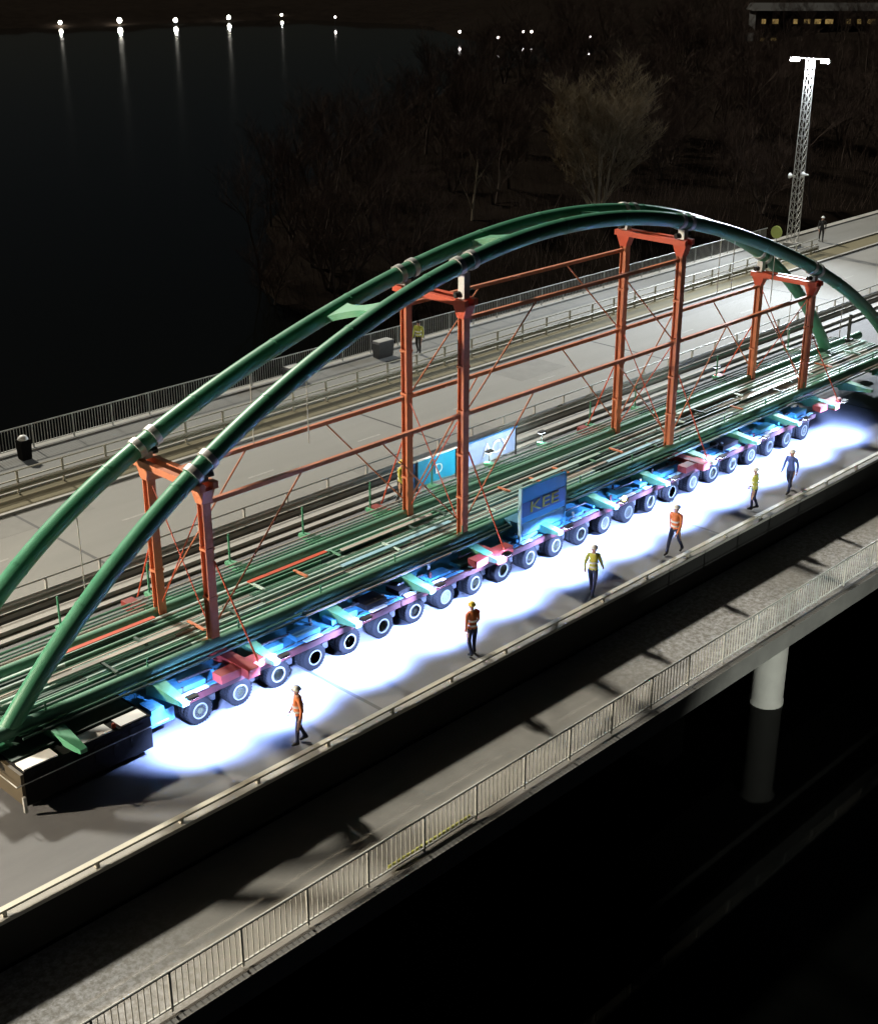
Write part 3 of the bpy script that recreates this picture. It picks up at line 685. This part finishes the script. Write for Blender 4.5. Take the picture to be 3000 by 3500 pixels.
    if helmet:
        hb = MB().lathe([(-.005, .128), (.005, .130), (.02, .113), (.06, .104), (.09, .075), (.107, .03), (.11, .004)], 'z', (0, 0, 0), 18)
        hb.box(.09, .16, -.07, .07, -.006, .010)
        hm = meshof(hb, 'helmet', helmet, True); inst('helmet', hm, body, tuple(hc + P(-.012, 0, .035)), (0, 0, 0), (k, k, k))
    else:
        hb = MB().lathe([(-.06, .088), (-.02, .106), (.03, .104), (.065, .085), (.09, .05), (.098, .004)], 'z', (0, 0, 0), 16)
        hm = meshof(hb, 'hair', 'darkcloth', True); inst('hair', hm, body, tuple(hc + P(-.018, 0, .015)), (0, 0, 0), (k, k, k))
    if vest.startswith('hv'):
        for z, r in ((1.06, .163), (1.22, .175)):
            tb = MB().lathe([(-.025, r), (.025, r)], 'z', (0, 0, 0), 20)
            tm = meshof(tb, 'reflective_band', 'tape', True); inst('reflective_band', tm, body, tuple(P(.013, 0, z)), (0, 0, 0), (k, k, k))
    return body
GP = 'workers beside the trailers'
WALK = R(180)
person('worker in orange jacket nearest the power pack', (1.25, -2.75, 0), R(150), 'hv_orange', stride=.10, arm=.12, grp=GP)
person('worker in orange jacket and yellow helmet left of the blue sign', (8.1, -2.75, 0), R(75), 'hv_orange', helmet='helmet_y', stride=-.06, arm=.15, grp=GP)
person('worker in yellow jacket striding in front of the blue sign', (13.9, -2.8, 0), R(20), 'hv_yellow', stride=.27, arm=.3, grp=GP)
person('tall worker in orange jacket between the two yellow-jacketed workers', (18.5, -2.85, 0), R(185), 'hv_orange', stride=-.30, arm=-.25, height=1.86, grp=GP)
person('worker in yellow jacket standing next to the blue-jacketed one', (23.9, -2.7, 0), R(110), 'hv_yellow', stride=.05, arm=.15, height=1.70, grp=GP)
person('worker in plain blue jacket rightmost of the workers beside the trailers', (26.4, -2.75, 0), WALK, 'bluecoat', stride=.25, arm=.2, grp=GP)
person('person in yellow jacket and helmet standing left of the dark blue banner', (15.0, 7.35, 0), R(-70), 'hv_yellow', 'darkcloth', 'helmet_y', stride=.06, arm=.1)
person('person in yellow jacket on the far walkway by the railing', (29.6, 21.0, .10), R(200), 'hv_yellow', 'darkcloth', None, stride=.08, arm=.1)
person('person in dark clothes with white helmet on the verge beside the tall mast', (69.3, 20.3, .10), R(215), 'darkcloth', 'darkcloth', 'helmet_w', stride=.08, arm=.1)

# ------------------------------------------------------------------ floodlight mast, sign, bins
def mast(x, y, z, label, H, heads, grp=None):
    t = thing('floodlight_mast', (x, y, z), label, 'mast')
    def w(zz): return .30 - .10 * (zz / H)
    MB().box(x - .45, x + .45, y - .45, y + .45, z, z + .30).build('foundation', 'concrete', t)
    for sx in (-1, 1):
        for sy in (-1, 1):
            MB().sweep([(x + sx * w(0), y + sy * w(0), z + .30), (x + sx * w(H), y + sy * w(H), z + H)], .028, 6).build('mast_leg', 'steel', t, True)
    n = 22; dz = (H - .3) / n
    for i in range(n):
        z0 = .3 + i * dz; z1 = z0 + dz; a, b = w(z0), w(z1); bay = MB()
        for (p, q) in (((-a, -a), (b, -b)), ((a, -a), (b, b)), ((a, a), (-b, b)), ((-a, a), (-b, -b))):
            bay.bar((x + p[0], y + p[1], z + z0), (x + q[0], y + q[1], z + z1), .03, .03)
        for (p, q) in (((-b, -b), (b, -b)), ((b, -b), (b, b)), ((b, b), (-b, b)), ((-b, b), (-b, -b))):
            bay.bar((x + p[0], y + p[1], z + z1), (x + q[0], y + q[1], z + z1), .025, .025)
        bay.build('lattice_bay', 'steel', t)
    MB().box(x - .04, x + .04, y - 1.35, y + 1.35, z + H, z + H + .07).build('cross_arm', 'steel', t)
    for s in (-1, 1):
        hb = MB(); yy = y + s * 1.15
        hb.add([(x - .16, yy - .28, z + H - .18), (x + .10, yy - .28, z + H - .22), (x + .10, yy + .28, z + H - .22), (x - .16, yy + .28, z + H - .18), (x - .10, yy - .28, z + H - .02), (x + .14, yy - .28, z + H - .02), (x + .14, yy + .28, z + H - .02), (x - .10, yy + .28, z + H - .02)],
               [(0, 1, 2, 3), (7, 6, 5, 4), (0, 4, 5, 1), (1, 5, 6, 2), (2, 6, 7, 3), (3, 7, 4, 0)])
        hd_ = hb.build('floodlight', 'steel', t)
        MB().box(x - .20, x - .165, yy - .26, yy + .26, z + H - .20, z + H + .02).build('lens', 'lampglow', hd_)
        tgt, power, colr, size = heads[0 if s < 0 else 1]
        ld = bpy.data.lights.new('floodlight_beam', 'SPOT'); ld.energy = power; ld.color = colr; ld.spot_size = R(size); ld.spot_blend = .6; ld.shadow_soft_size = .3
        lo = bpy.data.objects.new('floodlight_beam', ld); col.objects.link(lo); lo.parent = t; lo.location = (-.28, s * 1.15, H - .15)
        lo.rotation_euler = (Vector(tgt) - Vector((x - .28, yy, z + H - .15))).to_track_quat('-Z', 'Y').to_euler()
    for s in (-1, 1):
        MB().lathe([(0, .05), (.25, .08), (.42, .20), (.44, .20), (.44, .02)], 'y', (x, y + .28 if s > 0 else y - .72, z + 4.9 + .10 * -s), 14).build('horn_speaker', 'white', t, True)
    return t
mm = mast(66.5, 20.95, .10, 'tall white lattice mast with two lit floodlights at the right', 12.5, (((26, 2, 2), 15000, (.80, .90, 1.0), 80), ((40, 14, 0), 6000, (.85, .93, 1.0), 120)))
# its own lamps spill down the lattice
ld = bpy.data.lights.new('floodlight_spill', 'POINT'); ld.energy = 900; ld.color = (.85, .92, 1.0); ld.shadow_soft_size = .1
lo = bpy.data.objects.new('floodlight_spill', ld); col.objects.link(lo); lo.parent = mm; lo.location = (-.95, -.55, 12.2)
mast(-34.0, 20.95, .10, 'added unseen lattice floodlight mast beside the far walkway beyond the left edge', 12.5, (((3, 2.5, 5), 75000, (1.0, .86, .66), 55), ((12, 12, 0), 5000, (1.0, .84, .62), 80)))  # out-of-view mast added to throw warm light on the left faces
sg = thing('round_sign', (66.0, 21.9, .1), 'round yellow-green sign on a post beside the mast foot', 'sign')
MB().lathe([(-.02, .44), (.02, .44)], 'x', (65.9, 21.9, 1.05), 24).build('disc', 'signyel', sg, True)
MB().sweep([(65.96, 21.9, .1), (65.96, 21.9, 1.4)], .035, 8).build('post', 'steel', sg, True)
for nm, lab, x, y, sx, sy, h, lid in (('litter_bin', 'dark litter bin with white lid on the far walkway at the left', 7.3, 21.9, .24, .24, .85, True),
                                  ('grey_crate', 'grey sheeted crate against the far walkway railing, left of two', 22.0, 22.1, .45, .28, .75, False),
                                  ('grey_crate', 'grey sheeted crate against the far walkway railing, right of two', 28.0, 22.0, .55, .28, .85, False)):
    t = thing(nm, (x, y, .1), lab, 'bin' if lid else 'crate')
    b = MB(); vs = []
    for (z, s) in ((.10, .86), (.10 + h * .9, 1.0), (.10 + h, .92)):
        vs += [(x - sx * s, y - sy * s, z), (x + sx * s, y - sy * s, z), (x + sx * s, y + sy * s, z), (x - sx * s, y + sy * s, z)]
    fs = [(k * 4 + a, k * 4 + (a + 1) % 4, k * 4 + 4 + (a + 1) % 4, k * 4 + 4 + a) for k in range(2) for a in range(4)]
    b.add(vs, fs + [(3, 2, 1, 0), (8, 9, 10, 11)]).build('body', 'cabinet' if lid else 'tarp', t)
    if lid:
        MB().lathe([(0, .22), (.05, .22), (.16, .14), (.20, .02)], 'z', (x, y, .1 + h), 16).build('lid', 'white', t, True)
    else:
        MB().box(x - sx * .9, x + sx * .9, y - sy * .9, y + sy * .9, .1 + h + .002, .1 + h + .03).build('cover', 'steel', t)
t = thing('yellow_board', (2.1, -7.42, -1.06), 'yellow board leaning along the foot of the footbridge railing', 'board')
MB().box(1.0, 3.0, -7.44, -7.40, -1.05, -.88).build('board', 'yboard', t); MB().box(.1, 1.2, -7.39, -7.36, -1.05, -.93).build('offcut', 'yboard', t)
# ------------------------------------------------------------------ bare trees
def tree_meshes(seed, H, spread, stems, levels, tm, cm, dens=1.0, rt=.16, rmin=.006):
    rnd = random.Random(seed); trunk = MB(); crown = MB()
    def grow(p, d, L, r, lvl):
        pts = [p]; q = p; dd = d.copy(); rr = [r]
        ns = 3 if lvl < 3 else (2 if lvl == 3 else 1)
        for i in range(ns):
            dd = (dd + Vector((rnd.uniform(-1, 1), rnd.uniform(-1, 1), rnd.uniform(-.3, .7))) * .16).normalized(); q = q + dd * L / ns; pts.append(q); rr.append(r * (1 - .54 * (i + 1) / ns))
        (trunk if lvl < 2 else crown).sweep(pts, rr, 5 if lvl < 2 else 3, cap=False)
        if lvl >= levels: return
        nn = int((5 if lvl == 0 else 5) * dens) + rnd.randint(0, 2)
        for j in range(nn):
            t_ = rnd.uniform(.2, 1.0) if lvl else rnd.uniform(.14, 1.0); k = min(int(t_ * ns), ns - 1); base = pts[k].lerp(pts[k + 1], t_ * ns - k)
            ax = Vector((rnd.uniform(-1, 1), rnd.uniform(-1, 1), 0)).normalized()
            nd = (dd * .75 + ax * spread + Vector((0, 0, .25))).normalized()
            grow(base, nd, L * rnd.uniform(.48, .68), max(rr[k] * .5, rmin), lvl + 1)
    for s in range(stems):
        a = s * 6.28 / max(stems, 1) + rnd.uniform(0, 1); tl = rnd.uniform(.08, .5) if stems > 1 else .06
        d = Vector((math.cos(a) * tl, math.sin(a) * tl, 1)).normalized()
        grow(Vector((math.cos(a) * .15 * (stems > 1), math.sin(a) * .15 * (stems > 1), -.4)), d, H * rnd.uniform(.36, .62), rt, 0)
    tme = trunk.mesh('trunk'); tme.materials.append(M[tm]); cme = crown.mesh('crown'); cme.materials.append(M[cm])
    return tme, cme
def put_tree(name, tm, cm, loc, rz, sc, label, grp=None):
    t = thing(name, loc, label, 'tree', grp); t.rotation_euler = (0, 0, rz); t.scale = (sc, sc, sc)
    inst('trunk', tm, t); inst('crown', cm, t); return t
hero = tree_meshes(11, 11.0, .62, 7, 5, 'bark', 'twig', .85, .15, .011)
put_tree('bare_tree', hero[0], hero[1], (72, 42.3, h_near(72, 42.3)), .4, 1.0, 'bare many-stemmed tree with wide twiggy crown rising behind the arch')
slim = tree_meshes(12, 11, .55, 1, 5, 'bark', 'twig2', .9, .13, .009)
put_tree('bare_tree', slim[0], slim[1], (66, 51, h_near(66, 51)), 1.0, .95, 'slim bare tree left of the wide twiggy one behind the arch')
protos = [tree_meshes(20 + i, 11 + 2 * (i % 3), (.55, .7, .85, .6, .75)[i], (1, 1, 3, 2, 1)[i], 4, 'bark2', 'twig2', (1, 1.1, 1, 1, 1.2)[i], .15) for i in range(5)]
rnd = random.Random(5); n = 0; tries = 0; spots = []
def inside(px, py, poly):
    c = False
    for i in range(len(poly)):
        a = poly[i]; b = poly[(i + 1) % len(poly)]
        if (a[1] > py) != (b[1] > py) and px < (b[0] - a[0]) * (py - a[1]) / (b[1] - a[1]) + a[0]: c = not c
    return c
while n < 210 and tries < 9000:
    tries += 1
    d = rnd.uniform(75, 320); a = R(44.155) + R(rnd.uniform(-22, 13)); x = cam.location.x + d * math.cos(a); y = cam.location.y + d * math.sin(a)
    if y < 29 or not inside(x, y, SHORE): continue
    if d < 122 and -6.0 < math.degrees(math.atan2(y - cam.location.y, x - cam.location.x)) - 37.5 < 6.0: continue
    if math.hypot(x - 72, y - 42) < 7 or math.hypot(x - 66, y - 51) < 4: continue
    if any(math.hypot(x - p, y - q) < 3.6 for p, q in spots): continue
    if d > 170 and rnd.random() < .35: continue
    spots.append((x, y)); pr = protos[n % 5]
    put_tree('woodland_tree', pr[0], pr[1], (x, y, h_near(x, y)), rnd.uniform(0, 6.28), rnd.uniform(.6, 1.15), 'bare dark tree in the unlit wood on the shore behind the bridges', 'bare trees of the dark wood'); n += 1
# undergrowth: one thicket nobody could count
th = MB(); rnd = random.Random(9); m_ = 0
while m_ < 9000:
    d = rnd.uniform(70, 190); a = R(44.155) + R(rnd.uniform(-21, 11)); x = cam.location.x + d * math.cos(a); y = cam.location.y + d * math.sin(a)
    if y < 28 or not inside(x, y, SHORE): continue
    m_ += 1; z = h_near(x, y); L = rnd.uniform(.6, 2.6); dx, dy = rnd.uniform(-.5, .5) * L, rnd.uniform(-.5, .5) * L; r = rnd.uniform(.012, .03)
    th.add([(x - r, y, z - .2), (x + r, y, z - .2), (x, y + r, z - .2), (x + dx, y + dy, z + L)], [(0, 1, 3), (1, 2, 3), (2, 0, 3)])
tag(th.build('undergrowth', 'twig2'), 'tangled bare undergrowth on the dark shore', 'undergrowth', kind='stuff')

# ------------------------------------------------------------------ far shore lamps and the lit waterside building
def shore_lamp(x, y, h, r, m, label, grp):
    z0 = WZ + .3
    t = thing('shore_lamp', (x, y, z0), label, 'lamp', grp)
    MB().sweep([(x, y, z0 - 1.5), (x, y, WZ + h)], .07, 6).build('pole', 'black', t)
    MB().lathe([(-r, .05), (-r * .7, r * .7), (0, r), (r * .7, r * .7), (r, .05)], 'z', (x, y, WZ + h + r), 12).build('globe', m, t, True)
def onray(px, py, h):
    """place a lamp of height h above the water on the far shore for a bearing"""
    f = 2750.; p = R(23.065); a = R(44.155)
    hh = Vector((math.cos(a), math.sin(a), 0)); rr = Vector((math.sin(a), -math.cos(a), 0)); up = Vector((0, 0, 1))
    F = hh * math.cos(p) - up * math.sin(p); U = hh * math.sin(p) + up * math.cos(p)
    d = F * f + rr * (px - 888) + U * (1036 - py); C = Vector(cam.location); q = C + d * ((WZ + h - C.z) / d.z); return q
for i, (px, py, s) in enumerate(((122, 48, .8), (242, 45, 1.1), (355, 44, .95), (463, 38, .9), (570, 32, .6))):
    q = onray(px, py, .8); shore_lamp(q.x, q.y, .8, .62 * s, 'shoreglow', ['leftmost bright shore lamp mirrored in the water', 'brightest shore lamp, second from the left', 'third shore lamp from the left across the water', 'fourth shore lamp from the left across the water', 'small fifth shore lamp, rightmost of the bright row'][i], 'bright lamps on the far shore')
for i, (px, py) in enumerate(((678, 36), (930, 66), (1008, 78), (1058, 66), (1075, 66), (1193, 76))):
    q = onray(px, py, 1.9); shore_lamp(q.x, q.y, 1.9, .34, 'shoreglow2', ['tiny dim lamp alone between the bright row and the cluster', 'leftmost dim lamp of the cluster above the wood', 'second dim lamp of the cluster above the wood', 'left one of two dim lamps standing close together', 'right one of two dim lamps standing close together', 'rightmost dim lamp of the cluster above the wood'][i], 'dim lamps on the far shore')
q = onray(1660, 40, 3.0); bx, by = q.x, q.y; ang = R(44.155 - 90)
ax = Vector((math.cos(ang), math.sin(ang), 0)); ay = Vector((-ax.y, ax.x, 0)); BO = Vector((bx, by, WZ + 1.0))
bd = thing('waterside_building', tuple(BO), 'long low building with warm lit windows on the far shore at top right', 'building')
bd.rotation_euler = (0, 0, ang)
def lb(x0, x1, y0, y1, z0, z1): return MB().box(x0, x1, y0, y1, z0, z1)
def lbuild(b, name, m): 
    me = meshof(b, name, m); return inst(name, me, bd)
lbuild(lb(-19, 19, 0, 9, -2, 4.6), 'wall', 'bwall')
me = meshof(MB().prism([(-.6, 4.6), (4.5, 6.6), (9.6, 4.6)], -20, 20), 'roof', 'bwall'); inst('roof', me, bd)
for k in range(12):
    if k in (2, 7): continue
    x = -17.2 + k * 3.1; lbuild(lb(x, x + random.choice((1.2, 1.8, 2.3)), -.06, -.01, 1.0, 2.3), 'window', 'window')

# unseen bank lamp added behind the camera to light the footbridge pier
BX, BY = -6.0, -40.0; z0 = h_bank(BX, BY)
bl = thing('added_bank_floodlight', (BX, BY, z0), 'added unseen small floodlight on a short pole on the bank below the camera', 'lamp')
MB().sweep([(BX, BY, z0 - .3), (BX, BY, z0 + .7)], .05, 8).build('pole', 'steel', bl, True)
MB().box(BX - .2, BX + .2, BY + .05, BY + .25, z0 + .6, z0 + .9).build('housing', 'black', bl)
MB().box(BX - .16, BX + .16, BY + .255, BY + .27, z0 + .63, z0 + .87).build('lens', 'lampglow', bl)
ld = bpy.data.lights.new('added_bank_beam', 'SPOT'); ld.energy = 22000; ld.color = (.95, 1.0, .90); ld.spot_size = R(20); ld.spot_blend = .8; ld.shadow_soft_size = .2
lo = bpy.data.objects.new('added_bank_beam', ld); col.objects.link(lo); lo.parent = bl; lo.location = (0, .45, .75)
lo.rotation_euler = (Vector((20.5, -6, -4.4)) - Vector((BX, BY + .45, z0 + .75))).to_track_quat('-Z', 'Y').to_euler()
